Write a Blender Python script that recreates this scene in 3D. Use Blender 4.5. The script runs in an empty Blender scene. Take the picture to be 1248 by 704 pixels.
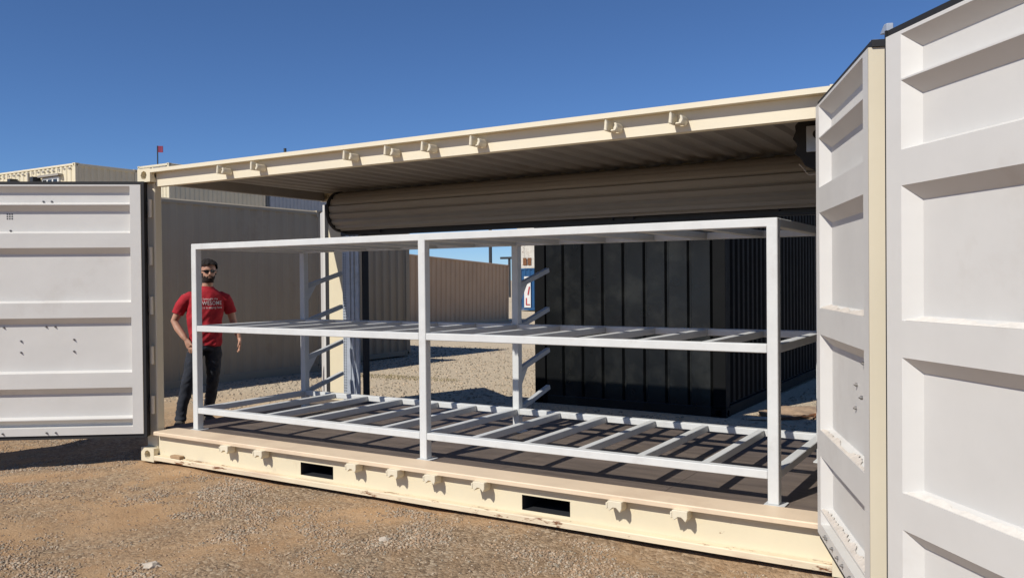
import bpy, bmesh, math, random
import numpy as np
from mathutils import Vector, Matrix, noise
from mathutils.bvhtree import BVHTree
random.seed(7); rng = np.random.default_rng(7)
S = bpy.context.scene; COL = S.collection

# ------------------------------------------------------------------ camera
CP = Vector((6.7764, -4.6599, 1.5826)); YAW, PIT, ROL, F = 0.5517, -0.0112, -0.009, 1027.2
fw = Vector((-math.sin(YAW)*math.cos(PIT), math.cos(YAW)*math.cos(PIT), math.sin(PIT)))
r0 = Vector((math.cos(YAW), math.sin(YAW), 0)); u0 = r0.cross(fw)
rr = math.cos(ROL)*r0 + math.sin(ROL)*u0; uu = -math.sin(ROL)*r0 + math.cos(ROL)*u0
cd = bpy.data.cameras.new('camera'); cam = bpy.data.objects.new('camera', cd); COL.objects.link(cam)
cd.sensor_width = 36; cd.lens = F/1248*36; cd.clip_end = 3000; cd.clip_start = .05
cam.matrix_world = Matrix(((rr.x, uu.x, -fw.x, CP.x), (rr.y, uu.y, -fw.y, CP.y), (rr.z, uu.z, -fw.z, CP.z), (0, 0, 0, 1)))
S.camera = cam
# ------------------------------------------------------------------ world, sun, exposure
SX, SY = .28, 1.04                       # shadow offset per metre of height
sdir = Vector((-SX, -SY, 1)).normalized()
w = bpy.data.worlds.new('World'); S.world = w; w.use_nodes = True
nt = w.node_tree; bg = nt.nodes['Background']; sky = nt.nodes.new('ShaderNodeTexSky')
sky.sky_type = 'NISHITA'; sky.sun_disc = False; sky.sun_elevation = math.asin(sdir.z)
sky.sun_rotation = math.atan2(sdir.x, sdir.y)
sky.air_density = .9; sky.dust_density = .5; sky.ozone_density = 10; sky.altitude = 2500
nt.links.new(sky.outputs[0], bg.inputs[0]); bg.inputs[1].default_value = .105
sd = bpy.data.lights.new('sun', 'SUN'); sun = bpy.data.objects.new('sun', sd); COL.objects.link(sun)
sd.energy = 5.0; sd.angle = math.radians(.53); sd.color = (1, .95, .87)
sun.rotation_euler = sdir.to_track_quat('Z', 'Y').to_euler(); sun.location = (0, -20, 30)
S.view_settings.view_transform = 'Standard'; S.view_settings.look = 'None'
S.view_settings.exposure = 0; S.view_settings.gamma = 1

# ------------------------------------------------------------------ helpers
def tag(o, label=None, cat=None, group=None, kind=None):
    if label: o['label'] = label
    if cat: o['category'] = cat
    if group: o['group'] = group
    if kind: o['kind'] = kind
    return o
def empty(name, loc=(0, 0, 0), rz=0, label=None, cat=None, group=None):
    o = bpy.data.objects.new(name, None); COL.objects.link(o); o.location = loc; o.rotation_euler = (0, 0, rz)
    o.empty_display_size = .2
    return tag(o, label, cat, group)
class MB:
    def __init__(s): s.v = []; s.f = []
    def add(s, vs, fs):
        n = len(s.v); s.v += [tuple(x) for x in vs]; s.f += [tuple(i+n for i in f) for f in fs]; return s
    def box(s, x0, x1, y0, y1, z0, z1):
        return s.add([(x0,y0,z0),(x1,y0,z0),(x1,y1,z0),(x0,y1,z0),(x0,y0,z1),(x1,y0,z1),(x1,y1,z1),(x0,y1,z1)],
                     [(0,3,2,1),(4,5,6,7),(0,1,5,4),(1,2,6,5),(2,3,7,6),(3,0,4,7)])
    def bar(s, p, q, w, h, up=(0,0,1), n=4):
        p, q = Vector(p), Vector(q); d = (q-p).normalized(); a = d.cross(Vector(up))
        if a.length < 1e-4: a = d.cross(Vector((1,0,0)))
        a.normalize(); b = a.cross(d)
        if n == 4: pr = [(-1,-1),(1,-1),(1,1),(-1,1)]
        else: pr = [(math.cos(2*math.pi*i/n), math.sin(2*math.pi*i/n)) for i in range(n)]
        vs = [p+a*x*w/2+b*y*h/2 for x, y in pr] + [q+a*x*w/2+b*y*h/2 for x, y in pr]
        return s.add(vs, [(i,(i+1)%n,n+(i+1)%n,n+i) for i in range(n)] + [tuple(range(n))[::-1], tuple(range(n,2*n))])
    def prism(s, prof, x0, x1, ax='x', close=True):
        n = len(prof); mk = {'x': lambda t,p: (t,p[0],p[1]), 'y': lambda t,p: (p[0],t,p[1]), 'z': lambda t,p: (p[0],p[1],t)}[ax]
        vs = [mk(x0,p) for p in prof] + [mk(x1,p) for p in prof]
        k = n if close else n-1
        fs = [(i,(i+1)%n,n+(i+1)%n,n+i) for i in range(k)]
        if close: fs += [tuple(range(n))[::-1], tuple(range(n,2*n))]
        return s.add(vs, fs)
    def mesh(s, name, bev=0, smooth=False, fix=True):
        m = bpy.data.meshes.new(name); m.from_pydata(s.v, [], s.f)
        if fix or bev:
            bm = bmesh.new(); bm.from_mesh(m)
            if fix: bmesh.ops.recalc_face_normals(bm, faces=bm.faces)
            if bev: bmesh.ops.bevel(bm, geom=bm.edges[:], offset=bev, segments=1, affect='EDGES', clamp_overlap=True)
            bm.to_mesh(m); bm.free()
        if smooth: m.shade_smooth()
        return m
def put(name, mesh, mat=None, parent=None, loc=None, rot=None):
    o = bpy.data.objects.new(name, mesh); COL.objects.link(o)
    if mat is not None and len(mesh.materials) == 0: mesh.materials.append(mat)
    if parent: o.parent = parent
    if loc: o.location = loc
    if rot: o.rotation_euler = rot
    return o
def P(name, mb, mat, parent=None, bev=0, smooth=False, **k): return put(name, mb.mesh(name, bev, smooth), mat, parent, **k)

# ------------------------------------------------------------------ materials
def mat(name, col, rough=.5, metal=0, var=.12, vscale=3, rust=0, bump=.0, bscale=60, dust=0, stretch=(1,1,1), rustcol=(.16,.06,.02), dustcol=(.33,.25,.17), spec=.5, dirtlow=None):
    col = [c*.84 for c in col]; dustcol = [c*.84 for c in dustcol]
    m = bpy.data.materials.new(name); m.use_nodes = True; t = m.node_tree; N = t.nodes; L = t.links
    b = N['Principled BSDF']; b.inputs['Roughness'].default_value = rough; b.inputs['Metallic'].default_value = metal
    b.inputs['Specular IOR Level'].default_value = spec
    tc = N.new('ShaderNodeNewGeometry'); mp = N.new('ShaderNodeMapping'); mp.inputs['Scale'].default_value = stretch
    L.new(tc.outputs['Position'], mp.inputs[0])
    def nz(sc, det=5, ro=.6):
        n = N.new('ShaderNodeTexNoise'); n.inputs['Scale'].default_value = sc; n.inputs['Detail'].default_value = det
        n.inputs['Roughness'].default_value = ro; L.new(mp.outputs[0], n.inputs[0]); return n.outputs[0]
    def ramp(a, x0, x1, c0=(0,0,0,1), c1=(1,1,1,1)):
        r = N.new('ShaderNodeValToRGB'); r.color_ramp.elements[0].position = x0; r.color_ramp.elements[1].position = x1
        r.color_ramp.elements[0].color = c0; r.color_ramp.elements[1].color = c1; L.new(a, r.inputs[0]); return r.outputs[0]
    def mix(f, a, bcol):
        x = N.new('ShaderNodeMix'); x.data_type = 'RGBA'
        if hasattr(f, 'links'): L.new(f, x.inputs[0])
        else: x.inputs[0].default_value = f
        for k, c in ((6, a), (7, bcol)):
            if hasattr(c, 'links'): L.new(c, x.inputs[k])
            else: x.inputs[k].default_value = (*c[:3], 1)
        return x.outputs[2]
    c = ramp(nz(vscale), .3, .7, (*[x*(1-var) for x in col], 1), (*[min(1, x*(1+var)) for x in col], 1))
    if dust: c = mix(ramp(nz(vscale*.6, 6, .7), .62-dust*.3, .86-dust*.3), c, dustcol)
    if rust: c = mix(ramp(nz(9, 9, .75), .70-rust*.12, .73-rust*.1), c, rustcol)
    L.new(c, b.inputs['Base Color'])
    if bump:
        bp = N.new('ShaderNodeBump'); bp.inputs['Strength'].default_value = bump; bp.inputs['Distance'].default_value = .01
        L.new(nz(bscale, 3), bp.inputs['Height']); L.new(bp.outputs[0], b.inputs['Normal'])
    rn = N.new('ShaderNodeMapRange'); rn.inputs['To Min'].default_value = max(0, rough-.1); rn.inputs['To Max'].default_value = min(1, rough+.12)
    L.new(nz(vscale*2.3), rn.inputs[0]); L.new(rn.outputs[0], b.inputs['Roughness'])
    return m
M = {}
M['cream'] = mat('cream paint', (.79,.70,.50), .5, var=.04, vscale=1.5, rust=.25, bump=.12, bscale=9, dust=.12)
M['cream_clean'] = mat('cream paint clean', (.80,.72,.545), .5, var=.04, vscale=1.5, bump=.08, bscale=9)
M['sillpaint'] = mat('scuffed cream sill paint', (.78,.62,.44), .55, var=.05, vscale=3, bump=.1, bscale=20, dust=.35, dustcol=(.66,.50,.35))
M['worn'] = mat('worn cream flange paint', (.80,.68,.48), .55, var=.06, vscale=5, rust=1.1, bump=.2, bscale=20, dust=.4, dustcol=(.62,.46,.33), stretch=(.35,1,1.5))
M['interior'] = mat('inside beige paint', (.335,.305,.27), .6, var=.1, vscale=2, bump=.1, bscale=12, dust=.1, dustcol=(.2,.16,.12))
M['white'] = mat('white grey door paint', (.68,.665,.63), .5, var=.035, vscale=2.2, bump=.35, bscale=3.5, dust=.2, dustcol=(.58,.545,.50))
M['dusty'] = mat('dusty ledge', (.62,.56,.49), .9, var=.12, vscale=9, bump=.5, bscale=50)
M['rack'] = mat('rack pale grey coat', (.68,.69,.675), .45, var=.05, vscale=7, bump=.1, bscale=30, dust=.12, dustcol=(.52,.50,.47))
M['rack_shaded'] = mat('rack coat darkened for shade', (.50,.52,.53), .5, var=.1, vscale=7, bump=.1, bscale=30)  # rack coat made darker, so the arms carry the roof's shade in their colour
M['rubber'] = mat('black rubber', (.016,.016,.018), .7, var=.2)
M['floor'] = mat('brown plywood floor', (.135,.105,.085), .65, var=.3, vscale=2.5, stretch=(1,5,1), bump=.25, bscale=40, dust=.2, dustcol=(.22,.17,.13))
M['darksteel'] = mat('dark steel', (.03,.032,.036), .5, var=.2)
M['black_paint'] = mat('near black container paint', (.006,.007,.0075), .3, var=.25, vscale=2.5, bump=.5, bscale=2.4, dust=.45, dustcol=(.030,.031,.028))
M['black_side'] = mat('dull black container paint', (.006,.0065,.007), .75, var=.2, vscale=2.5, spec=.15)
M['galv'] = mat('galvanised steel', (.50,.55,.62), .4, metal=.25, var=.12, vscale=14)
M['bolt'] = mat('bolt steel', (.30,.29,.28), .4, metal=.7, var=.2)
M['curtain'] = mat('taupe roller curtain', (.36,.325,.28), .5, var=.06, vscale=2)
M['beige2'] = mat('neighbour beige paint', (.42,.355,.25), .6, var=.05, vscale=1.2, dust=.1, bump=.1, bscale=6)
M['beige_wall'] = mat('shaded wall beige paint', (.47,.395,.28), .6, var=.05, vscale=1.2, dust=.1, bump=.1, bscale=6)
M['brownc'] = mat('weathered pink beige paint', (.54,.36,.215), .6, var=.08, vscale=.8, dust=.2, rust=.2)
M['greyc'] = mat('blue grey paint', (.40,.43,.47), .6, var=.06)
M['bluec'] = mat('blue container paint', (.012,.085,.22), .45, var=.1, dust=.1)
M['whiteold'] = mat('old white container paint', (.66,.63,.56), .6, var=.08, rust=1.1, dust=.2)
M['rust'] = mat('rust', (.20,.085,.035), .85, var=.4, vscale=14, bump=.5)
M['dirtlump'] = mat('dry dirt lump', (.40,.28,.18), .95, var=.25, vscale=8, bump=.6, bscale=30)
M['palestone'] = mat('pale stone', (.58,.50,.40), .9, var=.15, vscale=20, bump=.5, bscale=80)
M['driedmud'] = mat('dried pale mud', (.70,.66,.60), .9, var=.08, vscale=20, bump=.3, bscale=60)
M['wood'] = mat('timber', (.42,.28,.16), .8, var=.2, vscale=5, stretch=(1,8,8), bump=.3)
M['glass'] = mat('dark window glass', (.03,.035,.04), .12, var=.1)
M['trimwhite'] = mat('white window trim', (.75,.75,.73), .5, var=.03)
M['redpaint'] = mat('red lettering', (.45,.02,.02), .6, var=.1)
M['flag'] = mat('dark red flag', (.22,.03,.07), .9, var=.2)
M['skin'] = mat('skin', (.50,.27,.185), .5, var=.08, vscale=12, bump=.08)
M['shirt'] = mat('red cotton', (.40,.008,.020), .85, var=.12, vscale=14, bump=.35, bscale=25)
M['jeans'] = mat('dark denim', (.018,.022,.034), .9, var=.3, vscale=18, bump=.4, bscale=28)
M['hair'] = mat('dark brown hair', (.014,.009,.007), .95, var=.4, vscale=60, bump=.9, bscale=110)
M['beard'] = mat('dark beard', (.020,.011,.008), .95, var=.5, vscale=90, bump=.8, bscale=150)
M['lens'] = mat('black sunglass', (.006,.006,.007), .15, var=.1)
M['boot'] = mat('dusty work boot', (.07,.06,.05), .8, var=.3, vscale=20, bump=.4, bscale=40)
M['print'] = mat('white shirt print', (.8,.76,.74), .8, var=.05)
M['leather'] = mat('dark leather', (.02,.015,.012), .6, var=.2)

def ground_mat():
    m = bpy.data.materials.new('gravelly dirt'); m.use_nodes = True; t = m.node_tree; N = t.nodes; L = t.links
    b = N['Principled BSDF']; b.inputs['Roughness'].default_value = .95; b.inputs['Specular IOR Level'].default_value = .15
    g = N.new('ShaderNodeNewGeometry').outputs['Position']
    def nz(sc, det=6, ro=.6, dist=0):
        n = N.new('ShaderNodeTexNoise'); n.inputs['Scale'].default_value = sc; n.inputs['Detail'].default_value = det
        n.inputs['Roughness'].default_value = ro; n.inputs['Distortion'].default_value = dist; L.new(g, n.inputs[0]); return n.outputs[0]
    def ramp(a, pts):
        r = N.new('ShaderNodeValToRGB'); e = r.color_ramp.elements
        while len(e) < len(pts): e.new(.5)
        for k, (x, c) in enumerate(pts): e[k].position = x; e[k].color = (*c, 1)
        L.new(a, r.inputs[0]); return r.outputs[0]
    def mix(f, a, bb, mode='MIX'):
        x = N.new('ShaderNodeMix'); x.data_type = 'RGBA'; x.blend_type = mode
        if hasattr(f, 'links'): L.new(f, x.inputs[0])
        else: x.inputs[0].default_value = f
        for k, c in ((6, a), (7, bb)):
            if hasattr(c, 'links'): L.new(c, x.inputs[k])
            else: x.inputs[k].default_value = (*c, 1)
        return x.outputs[2]
    sand = ramp(nz(2.2, 8, .65), [(.3, (.38,.235,.125)), (.52, (.47,.305,.168)), (.72, (.53,.36,.212))])
    v = N.new('ShaderNodeTexVoronoi'); v.inputs['Scale'].default_value = 42; L.new(g, v.inputs['Vector'])
    hsv = N.new('ShaderNodeSeparateColor'); L.new(v.outputs['Color'], hsv.inputs[0])
    stones = ramp(hsv.outputs[0], [(0, (.22,.155,.10)), (.45, (.34,.245,.155)), (.8, (.42,.315,.21)), (1, (.50,.40,.28))])
    grav = ramp(nz(.75, 7, .7, .6), [(.44, (0,0,0)), (.60, (1,1,1))])
    # behind the container the yard is paler, finer gravel
    sp = N.new('ShaderNodeSeparateXYZ'); L.new(g, sp.inputs[0])
    far = N.new('ShaderNodeMapRange'); L.new(sp.outputs[1], far.inputs[0]); far.inputs[1].default_value = 1.5; far.inputs[2].default_value = 4
    pale = ramp(nz(30, 8, .8), [(.3, (.38,.30,.21)), (.5, (.55,.455,.325)), (.7, (.66,.56,.42))])
    c = mix(grav, sand, stones)
    patch = ramp(nz(.5, 5, .6), [(.35, (.86,.86,.86)), (.65, (1.08,1.05,1.02))])
    c = mix(.75, c, patch, 'MULTIPLY')
    c = mix(far.outputs[0], c, pale)
    L.new(c, b.inputs['Base Color'])
    h1 = N.new('ShaderNodeMath'); h1.operation = 'MULTIPLY'; L.new(v.outputs['Distance'], h1.inputs[0])
    mr = N.new('ShaderNodeMapRange'); L.new(grav, mr.inputs[0]); mr.inputs[3].default_value = -.05; mr.inputs[4].default_value = -.6
    L.new(mr.outputs[0], h1.inputs[1])
    h2 = N.new('ShaderNodeMath'); h2.operation = 'ADD'; L.new(h1.outputs[0], h2.inputs[0]); L.new(nz(38, 8, .75), h2.inputs[1])
    bp = N.new('ShaderNodeBump'); bp.inputs['Strength'].default_value = .9; bp.inputs['Distance'].default_value = .022
    L.new(h2.outputs[0], bp.inputs['Height']); L.new(bp.outputs[0], b.inputs['Normal'])
    return m
M['ground'] = ground_mat()

# ------------------------------------------------------------------ ground
def gz(x, y):
    z = -.012*max(0., min(y-5, 34)) - .011*max(0, min(-x-6, 10))*0
    z -= .07*min(1, max(0, (-x-.25)/.9)) * (1 if y < .3 else max(0, (1.0-y)/.7))
    if y < 3:
        z += .022*noise.noise(Vector((x*.9, y*.9, 3))) + .012*noise.noise(Vector((x*2.7, y*2.7, 9)))
        z -= .018
        if y > -.15 and -.1 < x < 6.2: z = min(z, -.006)
    else: z += .02*noise.noise(Vector((x*.4, y*.4, 5)))-.01
    if y < 0 and x > 3.5: z -= .03*min(1, (x-3.5)/2)
    return z
def make_ground():
    def axis(lo, hi, a, b, step):
        mid = list(np.arange(a, b+1e-6, step)); left = []; x = a; st = step
        while x > lo: st *= 1.25; x -= st; left.append(max(x, lo))
        right = []; x = b; st = step
        while x < hi: st *= 1.25; x += st; right.append(min(x, hi))
        return left[::-1]+mid+right
    xs = axis(-900, 900, -5, 9, .07); ys = axis(-60, 1500, -5, 6, .07)
    nx, ny = len(xs), len(ys)
    v = [(x, y, gz(x, y)) for y in ys for x in xs]
    f = [(j*nx+i, j*nx+i+1, (j+1)*nx+i+1, (j+1)*nx+i) for j in range(ny-1) for i in range(nx-1)]
    m = bpy.data.meshes.new('ground'); m.from_pydata(v, [], f); m.shade_smooth()
    tag(put('ground', m, M['ground']), 'tan dirt and gravel yard', kind='structure')
make_ground()

def pebbles(name, n, samp, rmin, rmax, mats, label, pw=2.2):
    ico = [Vector(v) for v in [(0,0,1),(.9,0,.35),(.28,.86,.35),(-.73,.53,.35),(-.73,-.53,.35),(.28,-.86,.35),(.7,.5,-.3),(-.3,.8,-.3),(-.85,0,-.3),(-.3,-.8,-.3),(.7,-.5,-.3)]]
    fc = [(0,1,2),(0,2,3),(0,3,4),(0,4,5),(0,5,1),(1,6,2),(2,6,7),(2,7,3),(3,7,8),(3,8,4),(4,8,9),(4,9,5),(5,9,10),(5,10,1),(1,10,6)]
    base = np.array(ico); V = []; Fa = np.array(fc); pts = []
    while len(pts) < n:
        q = samp()
        if q: pts.append(q)
    allv = np.zeros((n, 11, 3), np.float32)
    for i, (x, y, s) in enumerate(pts):
        r = (rmin+(rmax-rmin)*rng.random()**pw)*s
        a = rng.random()*6.28; c, sn = math.cos(a), math.sin(a)
        sc = np.array([1, .6+.35*rng.random(), .45+.35*rng.random()])
        q = base*(1+.25*(rng.random((11, 1))-.5))*sc*r
        qq = q.copy(); qq[:, 0] = q[:, 0]*c-q[:, 1]*sn; qq[:, 1] = q[:, 0]*sn+q[:, 1]*c
        qq += (x, y, gz(x, y)+r*.12); allv[i] = qq
    faces = (Fa[None]+np.arange(n)[:, None, None]*11).reshape(-1, 3)
    m = bpy.data.meshes.new(name); m.vertices.add(n*11); m.vertices.foreach_set('co', allv.reshape(-1))
    m.loops.add(faces.size); m.loops.foreach_set('vertex_index', faces.reshape(-1).astype(np.int32))
    m.polygons.add(len(faces)); m.polygons.foreach_set('loop_start', (np.arange(len(faces))*3).astype(np.int32))
    mi = np.repeat(rng.integers(0, len(mats), n), 15).astype(np.int32)
    for k in mats: m.materials.append(k)
    m.update(calc_edges=True); m.polygons.foreach_set('material_index', mi)
    tag(put(name, m), label, 'gravel', kind='stuff')
PM = [mat('pebble %s' % k, c, .9, var=.2, vscale=9) for k, c in (('tan', (.38,.27,.175)), ('brown', (.27,.19,.125)), ('grey', (.33,.28,.21)), ('light', (.49,.39,.28)), ('earth', (.40,.27,.165)))]
def front():
    x = rng.uniform(-3.2, 7.2); y = rng.uniform(-4.2, .6) if rng.random() < .97 else rng.uniform(.6, 2)
    if -.05 < x < 6.1 and y > -.02: return None
    if x < -.9 and y > .4 and rng.random() < .5: return None
    # cull what the frame never shows
    d = Vector((x, y, 0))-CP; ww = d.dot(fw)
    if ww < 1 or abs(d.dot(rr)/ww) > .66: return None
    if d.dot(uu)/ww < -.37: return None
    g = noise.noise(Vector((x*1.1, y*1.1+4, 1)))+.7*noise.noise(Vector((x*3.0, y*3.0, 7)))+.4*noise.noise(Vector((x*7, y*7, 17)))
    dens = min(1, max(.05, .12+g*1.5))
    if rng.random() > dens: return None
    return (x, y, .75+.4*dens)
pebbles('gravel', 66000, front, .0025, .0135, PM, 'brown and grey gravel scattered on the dirt in front of the open container', 3.0)
def back():
    x = rng.uniform(-7, 5.5); y = rng.uniform(2.5, 13)
    if 1.1 < x < 4 and y > 4.6: return None
    d = Vector((x, y, 0))-CP; ww = d.dot(fw)
    if abs(d.dot(rr)/ww) > .62: return None
    return (x, y, 1)
pebbles('gravel', 16000, back, .008, .03, PM[2:4], 'pale gravel on the yard behind the open container', 2.5)

# ------------------------------------------------------------------ container generator
def casting(name='corner_casting'):
    X, Y, Z = .178, .162, .118; mb = MB()
    def face(o, a, b, n, la, lb):
        o, a, b, n = map(Vector, (o, a, b, n)); c = o+a*la/2+b*lb/2
        rect = [o, o+a*la, o+a*la+b*lb, o+b*lb]
        R = [c+a*la*.24*math.cos(t)+b*lb*.33*math.sin(t) for t in [math.radians(225+45*i) for i in range(8)]]
        Ri = [p-n*.075 for p in R]
        vs = rect+R+Ri; fs = []
        for k in range(4):
            fs.append((k, (k+1)%4, 4+((2*k+2)%8), 4+2*k+1, 4+2*k))
        fs += [(4+i, 4+(i+1)%8, 12+(i+1)%8, 12+i) for i in range(8)]+[tuple(12+i for i in range(8))]
        mb.add(vs, fs)
    face((0,0,0), (1,0,0), (0,0,1), (0,-1,0), X, Z); face((X,Y,0), (-1,0,0), (0,0,1), (0,1,0), X, Z)
    face((X,0,0), (0,1,0), (0,0,1), (1,0,0), Y, Z); face((0,Y,0), (0,-1,0), (0,0,1), (-1,0,0), Y, Z)
    mb.add([(0,0,Z),(X,0,Z),(X,Y,Z),(0,Y,Z)], [(0,1,2,3)]); mb.add([(0,0,0),(X,0,0),(X,Y,0),(0,Y,0)], [(3,2,1,0)])
    return mb
def corr(L, z0, z1, pitch=.278, depth=.036, fl=.36):
    """trapezoid corrugated sheet along x at y 0 (ridges) .. depth"""
    n = max(1, round(L/pitch)); p = L/n; xs = []
    for i in range(n):
        x = i*p; xs += [(x, 0), (x+p*fl, 0), (x+p*.5, depth), (x+p*(.5+fl), depth)]
    xs.append((L, 0)); mb = MB()
    vs = [(x, y, z0) for x, y in xs]+[(x, y, z1) for x, y in xs]; k = len(xs)
    return mb.add(vs, [(i, i+1, k+i+1, k+i) for i in range(k-1)])
CC = {}
def container(loc, rz, Lc, H, m, label, cat, group=None, doors=True, tilt=0, sdepth=.036, mroof=None, mend=None, base=0, name='shipping_container', pitch=.278, endpitch=None, enddepth=.036, endfl=.36, extra=None):
    W = 2.438; r = empty(name, loc, rz, label, cat, group); r.rotation_euler.y = tilt; key = (Lc, H, m.name)
    def sm(k, f):
        if (key, k) not in CC:
            me = f(); me.materials.append(m); CC[(key, k)] = me
        return CC[(key, k)]
    cm = sm('cast', lambda: casting().mesh('corner_casting'))
    for x in (0, Lc-.178):
        for y in (0, W-.162):
            for z in (0, H-.118): put('corner_casting', cm, None, r, (x, y, z))
    pm = sm('post', lambda: MB().box(0,.14,0,.13,.118,H-.118).mesh('corner_post', .006))
    for x in (.004, Lc-.144):
        for y in (.004, W-.134): put('corner_post', pm, None, r, (x, y, 0))
    a0 = .144
    sw = sm('side', lambda: corr(Lc-2*a0, .16, H-.068, pitch, sdepth).mesh('side_wall', fix=False))
    put('side_wall', sw, None, r, (a0, .02, 0)); put('side_wall', sw, None, r, (Lc-a0, W-.02, 0), (0, 0, math.pi))
    tr = sm('tr', lambda: MB().prism([(0,0),(0,.045),(.028,.07),(.06,.07),(.06,0)], .178, Lc-.178).mesh('top_rail'))
    br = sm('br', lambda: MB().box(.178, Lc-.178, 0, .05, 0, .15).mesh('bottom_rail', .004))
    put('top_rail', tr, None, r, (0, .006, H-.075)); put('top_rail', tr, None, r, (Lc, W-.006, H-.075), (0, 0, math.pi))
    for y in (.006, W-.056): put('bottom_rail', br, None, r, (0, y, .012))
    er = sm('er', lambda: MB().box(0, .06, .162, W-.162, 0, .1).mesh('end_rail', .004))
    for x in (.006, Lc-.066):
        for z in (.012, H-.112): put('end_rail', er, None, r, (x, 0, z))
    el = W-.29
    ew = corr(el, .11, H-.11, endpitch or .25, enddepth, endfl).mesh('end_wall', fix=False)
    put('end_wall', ew, mend or m, r, (.02, W-.145, 0), (0, 0, -math.pi/2))
    put('roof', corr(Lc-.2, 0, W-.1, .21, .02).mesh('roof', fix=False), mroof or m, r, (.1, W-.05, H-.012), (math.pi/2, 0, 0)) if False else \
        P('roof', MB().box(.06, Lc-.06, .06, W-.06, H-.03, H-.012), mroof or m, r)
    P('underframe', MB().box(.1, Lc-.1, .12, W-.12, .10, .155), M['darksteel'], r)
    if doors:
        for k in (0, 1):
            y0 = .15+k*(W-.3)/2; dw = (W-.3)/2-.006
            mb = MB(); mb.box(0, .03, y0, y0+dw, .118, H-.118)
            nb = 4; zz = (H-.4)/nb
            for q in range(nb): mb.box(.028, .05, y0+.08, y0+dw-.08, .2+q*zz, .2+q*zz+zz*.72)
            d = P('door', mb, m, r, loc=(Lc-.035, 0, 0))
            for q in (.27, .73):
                P('lock_rod', MB().bar((.075, y0+dw*q, .09), (.075, y0+dw*q, H-.09), .034, .034, n=8), M['galv'] if m is not M['black_paint'] else M['darksteel'], d)
                P('handle', MB().bar((.09, y0+dw*q, 1.15), (.09, y0+dw*q+.3, 1.12), .02, .04).box(.05, .1, y0+dw*q-.03, y0+dw*q+.03, 1.1, 1.2), M['galv'] if m is not M['black_paint'] else M['darksteel'], d)
    else:
        put('end_wall', ew, None, r, (Lc-.02, .145, 0), (0, 0, math.pi/2))
    return r
def rows(p, ang, d): return

# ------------------------------------------------------------------ the open sided container
L, W, H = 6.058, 2.438, 2.591
C = empty('open_side_container', (0, 0, 0), 0, 'cream open sided container with folded side doors, holding the white rack', 'shipping container')
cm = casting().mesh('corner_casting')
for x in (0, L-.178):
    for y in (0, W-.162):
        for z in (0, H-.118): put('corner_casting', cm, M['cream'], C, (x, y, z))
posts = []
for x, y, wx in ((.006, .058, .15), (L-.161, .03, .155), (.006, W-.146, .305), (L-.246, W-.146, .24)):
    posts.append(P('corner_post', MB().box(x+(.085 if x < 1 and y > 1 else 0), x+wx, y, y+(.075 if x < 1 and y < 1 else .134), .118, H-.118), M['cream'], C, .008))
# hinges on the front left post
hm = MB().bar((0,0,0), (0,0,.16), .036, .036, n=8).box(-.05, .0, .0, .012, .02, .14).mesh('hinge')
for z in (.42, .86, 1.30, 1.74, 2.16): put('hinge', hm, M['cream_clean'], posts[0], (.125, .035, z))
for z in (.42, .86, 1.30, 1.74, 2.16): put('hinge', hm, M['cream_clean'], posts[1], (5.95, -.012, z))
# front top rail: lip, recessed web
xa, xb = .178, L-.178
mb = MB().prism([(0,2.553),(0,2.584),(.16,2.584),(.16,2.572),(.068,2.572),(.062,2.553)], xa, xb)
P('top_rail', mb, M['cream_clean'], C)
P('top_rail', MB().prism([(.062,2.434),(.062,2.552),(.075,2.571),(.075,2.445),(.13,2.445),(.13,2.434)], xa, xb), M['cream_clean'], C)
# front bottom rail
F1, F2 = (1.924, 2.267), (3.937, 4.292)
mb = MB(); yw = .055
mb.prism([(0,.240),(0,.264),(.005,.270),(.018,.2705),(.235,.2705),(.235,.255),(.06,.255),(.052,.240)], xa, xb)
P('sill', mb, M['sillpaint'], C)
mb = MB(); z0, z1, h0, h1 = .054, .252, .078, .176
xs = [xa, F1[0], F1[1], F2[0], F2[1], xb]
for i in range(5):
    if i in (1, 3): mb.box(xs[i], xs[i+1], yw, yw+.008, z0, h0); mb.box(xs[i], xs[i+1], yw, yw+.008, h1, z1)
    else: mb.box(xs[i], xs[i+1], yw, yw+.008, z0, z1)
P('bottom_rail', mb, M['cream'], C)
P('bottom_flange', MB().prism([(0,.016),(0,.052),(.004,.0565),(.053,.0575),(.053,.016)], xa, xb), M['worn'], C, .002)
for a, b in (F1, F2):
    pk = MB()
    y0, y1 = yw+.001, 2.36
    pk.add([(a,y0,h0),(b,y0,h0),(b,y1,h0),(a,y1,h0),(a,y0,h1),(b,y0,h1),(b,y1,h1),(a,y1,h1)], [(0,1,2,3),(7,6,5,4),(0,3,7,4),(1,5,6,2),(2,6,7,3)])
    put('fork_pocket', pk.mesh('fork_pocket', fix=False), M['darksteel'], C)
P('cleat', MB().box(.40, .53, .0, .05, .059, .084), M['wood'], C, .004)
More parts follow.
